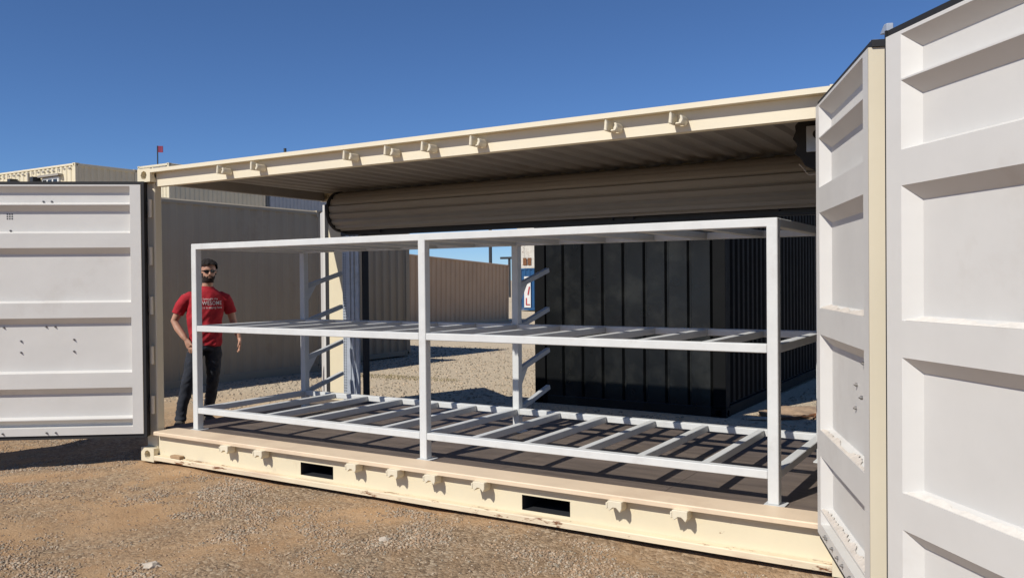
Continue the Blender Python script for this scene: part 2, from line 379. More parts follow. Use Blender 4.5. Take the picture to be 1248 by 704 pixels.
# lock keepers top and bottom
kb = MB()
kb.prism([(-.055,0),(.055,0),(.055,-.05),(.042,-.075),(.028,-.06),(.012,-.045),(-.012,-.045),(-.026,-.058),(-.04,-.07),(-.055,-.045)], -.045, .05, 'y')
kb.box(-.066,-.052,-.05,.03,-.055,-.012)
kbm = kb.mesh('lock_keeper', .003)
kt = MB().prism([(-.066,-.022),(-.040,-.028),(-.036,.03),(-.046,.058),(-.058,.05),(-.062,.01)], -.055, .045, 'y').box(-.034,.014,-.015,.045,-.028,-.012).prism([(.014,-.034),(.032,-.034),(.046,-.012),(.044,.012),(.030,.03),(.018,.024),(.024,.004),(.012,-.008)], -.055, .045, 'y')
ktm = kt.mesh('lock_keeper', .006)
for x in (1.145, 1.545, 2.53, 2.92, 3.25, 3.655, 4.64, 5.05):
    k1 = put('lock_keeper', kbm, M['cream_clean'], C, (x, 0, .243)); k1.scale = (.85, .85, .85); k2 = put('lock_keeper', ktm, M['cream_clean'], C, (x, .012, 2.492)); k2.scale = (.8, .9, .85)
# floor sheets (plywood)
fx = [.02, 1.2, 2.42, 3.63, 4.84, L-.02]
for i in range(5):
    P('floor_sheet', MB().box(fx[i]+.0012, fx[i+1]-.0012, .237, 2.33, .236, .2625), M['floor'], C, .0012)
P('floor_frame', MB().box(.02, L-.02, .1, 2.35, .205, .233), M['darksteel'], C)
P('rear_sill', MB().box(.315, L-.25, 2.332, W-.01, .02, .259), M['darksteel'], C, .004)
P('end_sill', MB().box(.01, .06, .15, W-.165, .02, .209), M['cream'], C, .004)
P('end_sill', MB().box(L-.06, L-.01, .165, W-.165, .02, .209), M['cream'], C, .004)
# roof: corrugated across
mb = MB(); n = 30; xs = []; p = (L-.12)/n
for i in range(n):
    x = .06+i*p; xs += [(x, 2.575), (x+p*.35, 2.575), (x+p*.5, 2.553), (x+p*.85, 2.553)]
xs.append((L-.06, 2.575)); k = len(xs)
mb.add([(x, .0765, z) for x, z in xs]+[(x, W-.05, z) for x, z in xs], [(i, i+1, k+i+1, k+i) for i in range(k-1)])
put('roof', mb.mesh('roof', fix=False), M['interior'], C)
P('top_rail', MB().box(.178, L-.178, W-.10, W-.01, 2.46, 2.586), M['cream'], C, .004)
for x in (.01, L-.06): P('end_rail', MB().box(x, x+.05, .162, W-.162, 2.475, 2.586), M['interior'], C, .004)  # cream rails coloured with the darker inside paint to stand in for shade
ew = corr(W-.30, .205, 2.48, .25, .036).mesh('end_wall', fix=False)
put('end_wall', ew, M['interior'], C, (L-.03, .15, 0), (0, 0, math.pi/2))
# roof edge bolt seen against the sky
P('roof_stud', MB().bar((1.80,.05,2.585), (1.80,.05,2.625), .022, .022, n=8), M['darksteel'], C)

# side door leaves (u along the leaf, v out of the inner face)
REC = [(2.300,2.462),(2.042,2.294),(1.420,1.912),(.790,1.285),(.378,.655),(.302,.370)]
def leaf(P0, d, Wd, s, zoff, zs, bolts, gask_end, vents=None, hooks=(), mend=None, dusty=False, stile=.09):
    ang = math.atan2(d[1], d[0]); T = .066; D = .052
    mb = MB(); mp = lambda u, v, z: (u, s*v, z)
    Z = lambda z: (z-.235)*zs+zoff
    zb, zt = Z(.235), Z(2.475)
    u0, u1 = stile, Wd-stile
    def q(*pts, mi=0): mb.add([mp(*p_) for p_ in pts], [(0,1,2,3)])
    recs = sorted(REC); zz = [zb]
    q((0,0,zb),(u0,0,zb),(u0,0,zt),(0,0,zt)); q((u1,0,zb),(Wd,0,zb),(Wd,0,zt),(u1,0,zt))
    prev = zb
    for a, b in recs:
        a, b = Z(a), Z(b)
        q((u0,0,prev),(u1,0,prev),(u1,0,a),(u0,0,a)); prev = b
        it = min(.054, (b-a)*.4); ib = min(.018, (b-a)*.2); iu = .052 if s < 0 else .02
        if b-a < .1: it = .04; ib = .006
        A = [(u0,0,a),(u1,0,a),(u1,0,b),(u0,0,b)]; B = [(u0+iu,-D,a+ib),(u1-iu,-D,a+ib),(u1-iu,-D,b-it),(u0+iu,-D,b-it)]
        for k in range(4): q(A[k], A[(k+1)%4], B[(k+1)%4], B[k])
        q(*B)
    q((u0,0,prev),(u1,0,prev),(u1,0,zt),(u0,0,zt))
    me = mb.mesh('side_door', fix=False)
    bm = bmesh.new(); bm.from_mesh(me); bmesh.ops.remove_doubles(bm, verts=bm.verts, dist=1e-5)
    bmesh.ops.recalc_face_normals(bm, faces=bm.faces); bm.to_mesh(me); bm.free()
    o = put('side_door', me, M['white'], C, (P0[0], P0[1], 0), (0, 0, ang))
    P('door_back', MB().box(.004, Wd-.004, min(-s*.053, -s*T), max(-s*.053, -s*T), zb+.003, zt-.003), M['cream_clean'], o)
    e = mend or M['cream_clean']
    for a_, b_ in ((-.0, .004), (Wd-.004, Wd)):
        P('door_edge', MB().box(a_-(.002 if a_ == 0 else -.0), b_+(.0 if a_ == 0 else .002), min(-s*.001, -s*(T+.002)), max(-s*.001, -s*(T+.002)), zb, zt), e, o)
    g0, g1 = sorted((-s*.012, -s*(T+.02)))
    P('door_gasket', MB().box(-.01, Wd+.01, g0, g1, zt+.001, zt+.028), M['rubber'], o); P('door_gasket', MB().box(-.01, Wd+.01, g0, g1, zb-.035, zb-.001), M['rubber'], o)
    if gask_end: P('door_gasket', MB().box(-.028 if gask_end is True else -gask_end, -.004, *sorted((-s*.004, -s*(T+.03))), zb-.03, zt+.028), M['rubber'], o)
    bmh = MB().bar((0,0,0), (0,s*.008,0), .017, .017, n=8).bar((0,s*.008,0), (0,s*.015,0), .009, .009, n=6).mesh('bolt')
    for u, z in bolts:
        zc = Z(z); inrec = any(Z(a)+.01 < zc < Z(b)-.01 for a, b in REC) and u0+.03 < u < u1-.03
        put('bolt', bmh, M['bolt'], o, (u, (-s*.052 if inrec else 0), zc))
    if vents:
        vm = MB()
        for i in range(3):
            for j in range(3): vm.box(vents[0]+i*.02, vents[0]+i*.02+.011, *sorted((-s*.0515, -s*.050)), Z(vents[1]+j*.02), Z(vents[1]+j*.02)+.011)
        P('vent', vm, M['darksteel'], o)
    for u in hooks:
        hk = MB().bar((u, -s*.09, zt-.3), (u, -s*.09, zt-.0), .034, .034, n=8)
        hk.prism([(u-.10, zt+.083),(u-.03, zt+.105),(u+.012, zt+.098),(u+.015, zt+.03),(u+.012, zt-.002),(u-.02, zt-.002),(u-.012, zt+.05),(u-.03, zt+.07)], *sorted((-s*.10, -s*.075)), 'y')
        P('lock_cam', hk, M['galv'], o, .002)
    if dusty:
        for a in (.790, .378, 1.42):
            dm = MB(); nn = 90; za = Z(a)+.0006; vs = []; fs = []
            for i in range(nn+1):
                ua = u0+.02+(u1-u0-.04)*i/nn; q_ = noise.noise(Vector((ua*7, a*5, Wd*3)))*.6+noise.noise(Vector((ua*31, a*9, 2)))*.4
                e_ = min(1, min(i, nn-i)/5); w_ = max(0, min(1, .45+q_*1.3))*e_; hh = .0015+.007*w_*(1+.5*noise.noise(Vector((ua*60, a, 5))))
                vs += [mp(ua, -.001, za+.0008), mp(ua, -.004-.010*w_, za+.002+hh*.9), mp(ua, -.008-.020*w_, za+.005+hh), mp(ua, -.012-.026*w_, za+.007+.016*w_)]
            for i in range(nn):
                for k_ in range(3): fs.append((i*4+k_, (i+1)*4+k_, (i+1)*4+k_+1, i*4+k_+1))
            dm.add(vs, fs)
            ld_ = P('ledge_dirt', dm, M['dusty'] if dusty == 2 else M['driedmud'], o, smooth=True); ld_['kind'] = 'stuff'
    return o
zsA = 2.190/2.24
bA = [(.84,2.328),(.77,2.328),(1.19,1.206),(.835,1.209),(.758,1.208),(1.046,1.081),(.598,1.089),(1.047,.979),(.60,.983),(1.187,.262),(.82,.262),(.743,.262),(1.12,2.068)]
A0 = (.112, -.052); dA = (-.807, -.5905)
leaf(A0, dA, 1.42, 1, .255, zsA, bA, True, vents=(1.10, 2.17))['label'] = 'left side door leaf, inner face white with horizontal pressed panels'
A1 = (A0[0]+dA[0]*1.435, A0[1]+dA[1]*1.435)
dB = (-.86, -.51)
leaf(A1, dB, 1.42, 1, .255, zsA, [(.5,1.2),(.9,1.2)], True)['label'] = 'outer left side door leaf'
b1 = [(.847,1.21),(.887,1.211),(.71,1.101),(1.05,1.09),(.692,.995),(1.035,.987),(.229,.275),(.265,.275),(.409,.272),(.537,.27),(.647,.27),(.803,.27)]
B0 = (5.813, -.025); d1 = (.363, -.932)
leaf(B0, d1, 1.165, -1, .235, 1.0, b1, False, hooks=(.90, 1.13), dusty=2)['label'] = 'inner right side door leaf'
B1 = (6.316, -1.225); d2 = (.655, -.755)
leaf(B1, d2, 1.42, -1, .235, 1.0, [(1.1,1.1)], .014, hooks=(1.1,), dusty=1)['label'] = 'outer right side door leaf nearest the viewer'
P('door_gasket', MB().box(.034, .090, 2.30, 2.36, .22, 2.44), M['rubber'], C); P('door_edge', MB().box(-.026, .033, 2.33, 2.37, .20, 2.44), M['white'], C)
# opened cargo end door on the far left corner
ED = put('end_door', MB().box(0, 1.12, -.03, .0, .17, 2.44).mesh('end_door', .003), M['white'], C, (-.012, 2.452, 0), (0, 0, math.atan2(.68, -.83)))
P('door_gasket', MB().box(-.02, 1.13, -.058, -.032, .16, 2.46), M['rubber'], ED)

# roll-up door at the back
RD = P('roll_up_door', MB().box(.30, L-.26, 2.27, 2.33, 2.075, 2.135), M['darksteel'], C)
n = 60; prof = []
for i in range(n):
    a = 2*math.pi*i/n; rad = .207-.004*(i % 4) if i % 4 < 3 else .186
    prof.append((2.115+rad*math.cos(a), 2.325+rad*math.sin(a)))
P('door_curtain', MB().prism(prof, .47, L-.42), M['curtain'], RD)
for x in (.435, L-.42):
    P('drum_plate', MB().prism([(2.115+.218*math.cos(i*math.pi/16), 2.325+.218*math.sin(i*math.pi/16)) for i in range(32)], x, x+.034), M['rubber'], RD)
P('drum_bracket', MB().prism([(2.16,2.10),(2.36,2.10),(2.36,2.32),(2.28,2.32)], .40, .43).box(.42,.9,2.22,2.27,2.09,2.15), M['darksteel'], RD)
P('bottom_bar', MB().box(.48, L-.43, 2.25, 2.268, 2.085, 2.125).box(3.55,3.60,2.22,2.25,2.10,2.15).box(3.75,3.80,2.22,2.25,2.10,2.15).box(5.02,5.06,2.2,2.25,2.11,2.16), M['darksteel'], RD)
for sx, x0 in ((1, .25), (-1, L-.25)):
    f = lambda a, b: sorted((x0+sx*a, x0+sx*b))
    g1_ = MB().box(*f(.066, .131), 2.275, 2.285, .264, 2.08)
    gg = P('guide_rail', g1_, M['galv'] if sx > 0 else M['darksteel'], RD)
    hm_ = MB()
    for k in range(60): hm_.box(*f(.078, .090), 2.2725, 2.2745, .28+k*.03, .294+k*.03); hm_.box(*f(.106, .118), 2.2725, 2.2745, .28+k*.03, .294+k*.03)
    P('guide_slots', hm_, M['darksteel'], gg)
    P('guide_channel', MB().box(*f(.134, .315), 2.255, 2.275, .264, 2.08).box(*f(.19,.20), 2.245, 2.254, .264, 2.08).box(*f(.25,.256), 2.245, 2.254, .264, 2.08), M['galv'], RD)
    P('jamb', MB().box(*f(.325, .352), 2.30, 2.38, .264, 2.08), M['darksteel'], RD)
# operator motor in the right upper corner
random.seed(5)
opp = [(5.56,2.50),(5.60,2.535),(5.70,2.54),(5.86,2.54),(5.86,2.28),(5.76,2.245),(5.68,2.225),(5.62,2.25),(5.59,2.30),(5.555,2.33),(5.575,2.38),(5.545,2.42),(5.565,2.46)]
OP = P('door_operator', MB().prism(opp, .60, .92, 'y'), M['rubber'], C, .006)
P('operator_plate', MB().box(5.632, 5.78, .580, .597, 2.33, 2.485), M['galv'], OP, .003)
P('operator_knob', MB().bar((5.70,.562,2.43),(5.70,.578,2.43),.055,.055,n=12), M['rubber'], OP)
ch = MB(); pv = None
for i in range(15):
    t = i/14; q = (5.585+.16*t, .60, 2.262-.055*math.sin(t*3.1)-.03*t+.006*math.sin(t*14))
    if pv: ch.bar(pv, q, .007, .007, n=5)
    pv = q
P('operator_cable', ch, M['palestone'], OP)

# ------------------------------------------------------------------ white rack
R = empty('storage_rack', (0, 0, 0), 0, 'white steel tube storage rack with three open slatted levels standing on the container floor', 'rack')
s = .0635; rx, ry, zf = .386, .254, .2630; RL, RDp, RH = 5.155, 1.374, 1.662
px = [rx, 2.941, rx+RL-s]; zt = zf+RH
pm_ = MB().box(0, s, 0, s, 0, RH-.052).mesh('post', .004); fp = MB().box(-.02, s+.035, -.015, s+.03, 0, .008).mesh('foot_plate')
for x in px:
    for y in (ry, ry+RDp-s):
        o = put('post', pm_, M['rack'], R, (x, y, zf+.008)); put('foot_plate', fp, M['rack'], o, (0, 0, -.008))
zl = [(.464, .050), (1.196, .052), (zt, .052)]
for li, (z, h) in enumerate(zl):
    top = li == 2
    segs = [(rx, rx+RL)] if top else [(px[0]+s, px[1]), (px[1]+s, px[2])]
    for y in (ry, ry+RDp-s):
        for a, b in segs: P('rail', MB().box(a+(.0 if top else .001), b-(.0 if top else .001), y+.001, y+s-.001, z-h, z), M['rack'], R, .004)
    for x in (px[0], px[2]): P('end_rail', MB().box(x+.001, x+s-.001, ry+s+.001, ry+RDp-s-.001, z-h, z-.0005), M['rack'], R, .004)
    cbm = MB().box(-.0255, .0255, ry+s+.001, ry+RDp-s-.001, -.05, 0).mesh('crossbar', .003)
    for i in range(1, 12):
        put('crossbar', cbm, M['rack'], R, (rx+s/2+.42429*i, 0, z-.0015))
for x in px:
    for k, z in enumerate((1.551, 1.193, .816, .473)):
        y0 = ry+RDp; dz = .115
        a = P('arm', MB().bar((x+s/2, y0, z-.02), (x+s/2, y0+.52, z+dz), .042, .042), M['rack_shaded'], R, .003)
        if k in (0, 2): P('gusset', MB().prism([(y0, z-.17),(y0+.012, z-.17),(y0+.13, z-.01),(y0, z-.04)], x+s/2-.012, x+s/2+.012), M['rack'], a)

# ------------------------------------------------------------------ neighbouring containers
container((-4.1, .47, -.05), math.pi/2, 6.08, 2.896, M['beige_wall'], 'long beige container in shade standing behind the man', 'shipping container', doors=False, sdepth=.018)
container((-4.7, 7.33, -.03), math.pi/2, 2.44*0+6.058, 2.66, M['beige2'], 'beige container end in shade between the roller door frame and the pink one', 'shipping container', doors=False) if False else None
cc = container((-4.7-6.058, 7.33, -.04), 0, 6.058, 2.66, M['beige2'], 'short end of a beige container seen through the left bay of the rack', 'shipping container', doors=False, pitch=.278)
container((-11.4, 15.6, .035), math.pi/2+.155, 12.19, 2.591, M['brownc'], 'long pinkish brown corrugated container seen through the middle of the rack', 'shipping container', doors=False, pitch=.40, tilt=.031)
# dark container: end facing the viewer
D = empty('shipping_container', (1.30, 4.78, 0), 0, 'near black container behind the right half of the rack', 'shipping container')
BK = M['black_paint']; DW, DH, DL = 2.52, 2.98, 12.2
cmd = casting().mesh('corner_casting')
for x in (0, DW-.178):
    for y in (0, DL-.162):
        for z in (0, DH-.118): put('corner_casting', cmd, M['black_side'], D, (x, y, z-.03))
for x in (.004, DW-.154):
    for y in (.004, DL-.134): P('corner_post', MB().box(x, x+.15, y, y+.13, .09, DH-.148), M['black_side'], D, .004)
mb = MB(); xs = []; n = 8; x = .154; pw = (DW-.308)/n
mb2 = []
for i in range(n):
    xa_ = .154+i*pw
    mb2 += [(xa_, .055), (xa_+.02, .015), (xa_+pw-.035, .015), (xa_+pw-.015, .055)]
mb2.append((DW-.154, .055)); k = len(mb2)
mb.add([(a, b, .10) for a, b in mb2]+[(a, b, DH-.15) for a, b in mb2], [(i, i+1, k+i+1, k+i) for i in range(k-1)])
put('end_wall', mb.mesh('end_wall', fix=False), BK, D)
sw = corr(DL-.28, .12, DH-.12, .20, .024).mesh('side_wall', fix=False)
put('side_wall', sw, M['black_side'], D, (DW-.02, .14, 0), (0, 0, math.pi/2)); put('side_wall', sw, BK, D, (.02, DL-.14, 0), (0, 0, -math.pi/2))
put('end_wall', corr(DW-.3, .12, DH-.15, .25).mesh('end_wall', fix=False), BK, D, (DW-.15, DL-.02, 0), (0, 0, math.pi))
for z in (-.02, DH-.15):
    P('end_rail', MB().box(.18, DW-.18, .01, .06, z, z+.118), BK, D, .004)
    for x in (.006, DW-.056): P('side_rail', MB().box(x, x+.05, .165, DL-.165, z, z+.118), M['black_side'], D, .004)
P('roof', MB().box(.06, DW-.06, .07, DL-.06, DH-.06, DH-.035), BK, D)
P('underframe', MB().box(.07, DW-.07, .08, DL-.08, .06, .10), M['darksteel'], D)

# upper left stacks: offices with windows
def stack(x, y, Lc, n, m, labels, cat, rz=0, doors=False, z0=-.35, H_=2.896, group=None):
    out = []
    for k in range(n):
        out.append(container((x, y, z0+k*(H_+.004)), rz, Lc, H_, m, labels[k], cat, group, doors=doors, mend=M['beige2'] if False else None))
    return out
oz = 5.8-2*2.9
st = stack(-21.6-12.19, 12.45, 12.19, 2, M['cream'], ['ground level cream container office under the one with windows at far left', 'raised cream container office with window at far left above the white door'], 'container office', z0=oz)
top = st[1]
xx, ww = 10.2, 1.05
f = P('window', MB().box(xx, xx+ww, -.05, .02, 1.45, 2.47), M['trimwhite'], top)
for k in range(3):
    P('pane', MB().box(xx+.05+k*.335, xx+.29+k*.335, -.06, -.045, 1.55, 2.40), M['glass'], f)
P('awning', MB().box(xx-.15, xx+ww+.12, -.14, .03, 2.50, 2.57), M['interior'], top)
for xx, zz in ((9.86, 2.25), (8.35, 2.28)):
    P('flood_light', MB().box(xx, xx+.2, -.3, -.02, zz, zz+.28).box(xx+.07, xx+.13, -.1, .03, zz-.2, zz+.05), M['darksteel'], top)
P('awning', MB().box(8.1, 9.15, -.14, .03, 2.24, 2.31), M['interior'], top)
P('down_pipe', MB().box(9.2, 9.26, -.03, .03, .2, 2.75), M['interior'], top)
slm = MB().box(0, .14, -.004, .012, 2.70, 2.745).mesh('valley_shade')  # dark dash painted for the shade at the top of each corrugation valley
for k in range(28): put('valley_shade', slm, M['interior'], top, (11.75-k*.33, 0, 0))
# second stack behind
for k, (lb, lb2) in enumerate((('ground level cream container of the far stack behind the left end', 'ground level blue grey container of the far left row'),
        ('middle cream container of the far stack behind the left end', 'middle blue grey container of the far left row'),
        ('topmost cream container of the far stack, under the red flag', 'topmost blue grey container in the gap under the open container roof'))):
    o = container((-28.8, 21.5, -.4+k*2.6), math.pi/2, 6.058, 2.591, M['cream'], lb, 'shipping container', 'stacked containers far behind the left end', doors=False)
    if k == 2:
        sl = MB().box(0, .012, 0, .42, 0, .16).mesh('slot')
        for q in range(4): put('slot', sl, M['interior'], o, (-.006, .22+q*.55, 2.30))
    container((-28.8, 27.9, -.4+k*2.6), math.pi/2, 6.058, 2.591, M['greyc'], lb2, 'shipping container', 'stacked containers far behind the left end', doors=False)
# flag
fl = empty('flag_pole', (-30.2, 21.9, 7.38), 0, 'thin flagpole with a small dark red flag above the cream roofs', 'flagpole')
P('pole', MB().bar((0,0,0), (0,0,1.0), .06, .06, n=8), M['darksteel'], fl)
FO = -1.22
P('flag', MB().add([(0,0,2.22),(.2,.05,2.2),(.45,-.03,2.17),(.45,-.03,1.85),(.2,.05,1.88),(0,0,1.9),(0,.02,2.22),(.2,.07,2.2),(.45,-.01,2.17),(.45,-.01,1.85),(.2,.07,1.88),(0,.02,1.9)],
   [(0,1,4,5),(1,2,3,4),(6,11,10,7),(7,10,9,8),(0,6,7,1),(1,7,8,2),(2,8,9,3),(3,9,10,4),(4,10,11,5),(5,11,6,0)]), M['flag'], fl, loc=(0, 0, FO))

def atpx(px_, py_, dist):   # direction of a photographed point, at a true distance along the view axis (placing far things)
    return CP + (fw + rr*(px_-624)/F - uu*(py_-352)/F)*dist
# blue and white stacked containers far behind
q = atpx(631, 378, 52.5)
bc = container((q.x, q.y, q.z), -.12+.35, 6.058, 2.591, M['bluec'], 'blue container with a white panel and red letters far behind the rack', 'shipping container', doors=False)
P('sign_panel', MB().box(.44, .86, -.03, -.005, .18, 2.1), M['trimwhite'], bc)
def text(txt, size, m, parent, loc, rot, ext=.004, align='LEFT', name='lettering'):
    cu = bpy.data.curves.new('lettering', 'FONT'); cu.body = txt; cu.size = size; cu.extrude = ext; cu.align_x = align
    o = bpy.data.objects.new('tmp', cu); COL.objects.link(o); dg = bpy.context.evaluated_depsgraph_get(); dg.update()
    me = bpy.data.meshes.new_from_object(o.evaluated_get(dg)); bpy.data.objects.remove(o)
    me.name = 'lettering'; me.materials.clear()
    return put(name, me, m, parent, loc, rot)
text('I', .75, M['redpaint'], bc, (.60, -.045, .98), (math.pi/2, .18, 0), .012); text('L', .65, M['redpaint'], bc, (.50, -.045, .33), (math.pi/2, 0, 0), .012)
wc = container((q.x, q.y, q.z+2.6), -.12+.35, 6.058, 2.896, M['whiteold'], 'rust streaked white container stacked on the blue one', 'shipping container', doors=False, pitch=.7)
for q_ in (.38, .68): P('panel', MB().box(q_, q_+.22, -.03, .0, .2, .65), M['rust'], wc)
# lamp posts
def lamp(px_, base_y, top_y, dist, label, arm):
    b = atpx(px_, base_y, dist); t_ = atpx(px_, top_y, dist); z0 = gz(b.x, b.y)
    o = empty('lamp_post', (b.x, b.y, z0), 0, label, 'lamp post', 'lamp posts beyond the yard'); h = t_.z-z0
    P('pole', MB().bar((0,0,0), (0,0,h), .3, .3, n=8), M['darksteel'], o)
    P('lamp_head', MB().box(-arm, arm, -.25, .25, h-.05, h+.2), M['darksteel'], o, .03)
lamp(598, 340, 262, 75, 'tall thin dark lamp post rising above the pinkish container', .5)
lamp(621, 340, 315, 95, 'short lamp post with a flat head beside the right end of the pinkish container', 1.1)

# debris and stones
db = empty('scrap_heap', (4.45, 5.35, gz(4.45, 5.35)), .5, 'low heap of dirt and rusty scrap in the sunlit strip behind the rack', 'debris')
def lump(sx, sy, sz, seed, nsub=3, amp=.35):
    bm = bmesh.new(); bmesh.ops.create_icosphere(bm, subdivisions=nsub, radius=1)
    for v in bm.verts:
        f_ = 1+amp*noise.noise(v.co*1.7+Vector((seed, seed*2, 0)))+.15*noise.noise(v.co*5+Vector((seed, 0, 0)))
        v.co = Vector((v.co.x*sx*f_, v.co.y*sy*f_, max(-.2, v.co.z)*sz*f_))
    me = bpy.data.meshes.new('lump'); bm.to_mesh(me); bm.free(); return me
put('dirt_mound', lump(.42, .30, .10, 3), M['dirtlump'], db)
P('scrap_plate', MB().box(-.33, -.05, -.35, -.1, .01, .03).bar((-.1,-.3,.02),(.35,-.25,.09),.03,.02).bar((.1,-.36,.02),(.3,-.1,.14),.02,.02), M['rust'], db, .002)
P('board', MB().bar((-.6,-.28,.02), (-.28,-.42,.035), .09, .02), M['palestone'], db)
for i, (pxx, pyy, r_, lb) in enumerate(((185, 690, .035, 'pale crumbly stone lying on the dirt near the lower left'), (469, 658, .028, 'small whitish stone on the gravel below the middle rack post'))):
    dd = fw + rr*(pxx-624)/F - uu*(pyy-352)/F; t_ = (-.02-CP.z)/dd.z; g_ = CP+dd*t_
    o = put('stone', lump(r_*1.5, r_, r_*.6, 11+i*5, 2, .6), M['palestone'], None, (g_.x, g_.y, gz(g_.x, g_.y)+.004), (0, 0, .6)); tag(o, lb, 'stone')
# dry weeds behind
random.seed(3)
wm = MB()
for i in range(900):
    a = random.random()*6.28; rr_ = random.random()**.6; cx = -2.2+rr_*1.3*math.cos(a); cy = 6.3+rr_*.3*math.sin(a)
    z = gz(cx, cy); h = random.uniform(.01, .035); b = random.random()*6.28; dx, dy = .006*math.cos(b), .006*math.sin(b); lx, ly = random.uniform(-.03,.03), random.uniform(-.03,.03)
    wm.add([(cx-dx, cy-dy, z), (cx+dx, cy+dy, z), (cx+lx, cy+ly, z+h)], [(0,1,2)])
tag(put('dry_grass', wm.mesh('dry_grass', fix=False), mat('dry grass', (.30,.25,.12), .9)), 'thin dry grass on the gravel behind the container', 'grass', kind='stuff')


# ------------------------------------------------------------------ the man
def ring_loft(rings, n=20, caps=True):
    """rings: (centre, axis u, axis v, ru, rv)"""
    mb = MB(); vs = []; fs = []
    for c, u, v, ru, rv in rings:
        for i in range(n):
            t = 2*math.pi*i/n; vs.append(tuple(Vector(c)+Vector(u)*ru*math.cos(t)+Vector(v)*rv*math.sin(t)))
    for k in range(len(rings)-1):
        for i in range(n): fs.append((k*n+i, k*n+(i+1)%n, (k+1)*n+(i+1)%n, (k+1)*n+i))
    fs += [tuple(range(n))[::-1], tuple(range((len(rings)-1)*n, len(rings)*n))]
    return mb.add(vs, fs)
def limb(pts, n=14, side=(1,0,0)):
    """pts: (x,y,z,ra,rb) -> smooth tube, cross-section kept perpendicular to the path"""
    P_ = [Vector(p[:3]) for p in pts]; rg = []
    for i, p in enumerate(pts):
        d = (P_[min(i+1, len(P_)-1)]-P_[max(i-1, 0)]).normalized(); v = d.cross(Vector(side)).normalized(); u = v.cross(d)
        rg.append((P_[i], u, v, p[3], p[4] if len(p) > 4 else p[3]))
    return ring_loft(rg, n)
def horiz(rows_, n=28): return ring_loft([((x, y, z), (1,0,0), (0,1,0), rx_, ry_) for x, y, z, rx_, ry_ in rows_], n)
def fuse(name, parts, vox, smooth=4, fac=.5):
    bm = bmesh.new()
    for p in parts:
        me = p.mesh('t'); bm.from_mesh(me); bpy.data.meshes.remove(me)
    me = bpy.data.meshes.new(name); bm.to_mesh(me); bm.free()
    o = bpy.data.objects.new('tmp', me); COL.objects.link(o)
    r_ = o.modifiers.new('r', 'REMESH'); r_.mode = 'VOXEL'; r_.voxel_size = vox
    sm_ = o.modifiers.new('s', 'SMOOTH'); sm_.iterations = smooth; sm_.factor = fac
    dg = bpy.context.evaluated_depsgraph_get(); dg.update()
    out = bpy.data.meshes.new_from_object(o.evaluated_get(dg)); bpy.data.objects.remove(o); out.name = name; out.shade_smooth(); out.materials.clear()
    return out
def displace(me, fn):
    me.calc_loop_triangles() if False else None
    ns = [v.normal.copy() for v in me.vertices]
    for v, nn in zip(me.vertices, ns): v.co += nn*fn(v.co)
    me.update()
vd = Vector((CP.x+1.23, CP.y-1.5, 0)).normalized(); vd = (vd+.16*Vector((rr.x, rr.y, 0))).normalized()
MAN = empty('person', (-1.11, 1.57, gz(-1.11, 1.57)+.006), math.atan2(-vd.x, vd.y), 'bearded man in red t-shirt, dark jeans and sunglasses standing behind the rack corner', 'person')
MAN.scale = (1.003, 1.003, 1.003)
hx, hy, hz = -.045, .02, 1.597          # chin level
HS = 1.06
head = horiz([(q[0], q[1], q[2], q[3]*HS, q[4]*HS) for q in [(hx, hy+.045, hz, .026, .03), (hx, hy+.034, hz+.018, .046, .056), (hx, hy+.02, hz+.05, .060, .078), (hx, hy+.008, hz+.09, .069, .09), (hx, hy+.002, hz+.13, .074, .096), (hx, hy-.002, hz+.165, .075, .097), (hx, hy-.006, hz+.195, .067, .087), (hx, hy-.008, hz+.22, .048, .062), (hx, hy-.008, hz+.235, .02, .026)]])
fy = hy+.105
nose = limb([(hx, fy-.012, hz+.128, .009), (hx, fy+.006, hz+.105, .011), (hx, fy+.014, hz+.088, .016, .013), (hx, fy-.004, hz+.078, .014, .01)], 10)
ears = [limb([(hx+q*.079, hy-.012, hz+.085, .006, .012), (hx+q*.086, hy-.016, hz+.11, .008, .018), (hx+q*.085, hy-.018, hz+.135, .006, .014)], 8) for q in (-1, 1)]
lips = limb([(hx-.024, fy-.018, hz+.05, .006), (hx, fy-.004, hz+.052, .009), (hx+.024, fy-.018, hz+.05, .006)], 8, (0,0,1))
neck = limb([(-.03, -.01, 1.46, .068, .066), (-.035, 0, 1.54, .058, .060), (hx, hy-.01, 1.62, .056, .062)], 18)
torso = horiz([(0, 0, .86, .15, .10), (0, 0, .95, .155, .105), (0, .0, 1.08, .15, .10), (-.01, .0, 1.25, .165, .11), (-.015, -.005, 1.40, .17, .105), (-.02, -.01, 1.48, .12, .08), (-.025, -.01, 1.53, .07, .06)])
armR = limb([(.165, -.01, 1.44, .055), (.215, -.02, 1.37, .053), (.265, -.04, 1.26, .047), (.305, -.055, 1.17, .041), (.275, -.01, 1.09, .042), (.225, .06, 1.0, .033), (.205, .085, .965, .027, .022)], 14, (0,1,0))
armL = limb([(-.205, -.01, 1.44, .055), (-.25, -.02, 1.37, .052), (-.288, -.035, 1.27, .046), (-.315, -.04, 1.17, .040), (-.333, -.01, 1.09, .041), (-.357, .03, 1.0, .031), (-.365, .045, .965, .026, .02)], 14, (0,1,0))
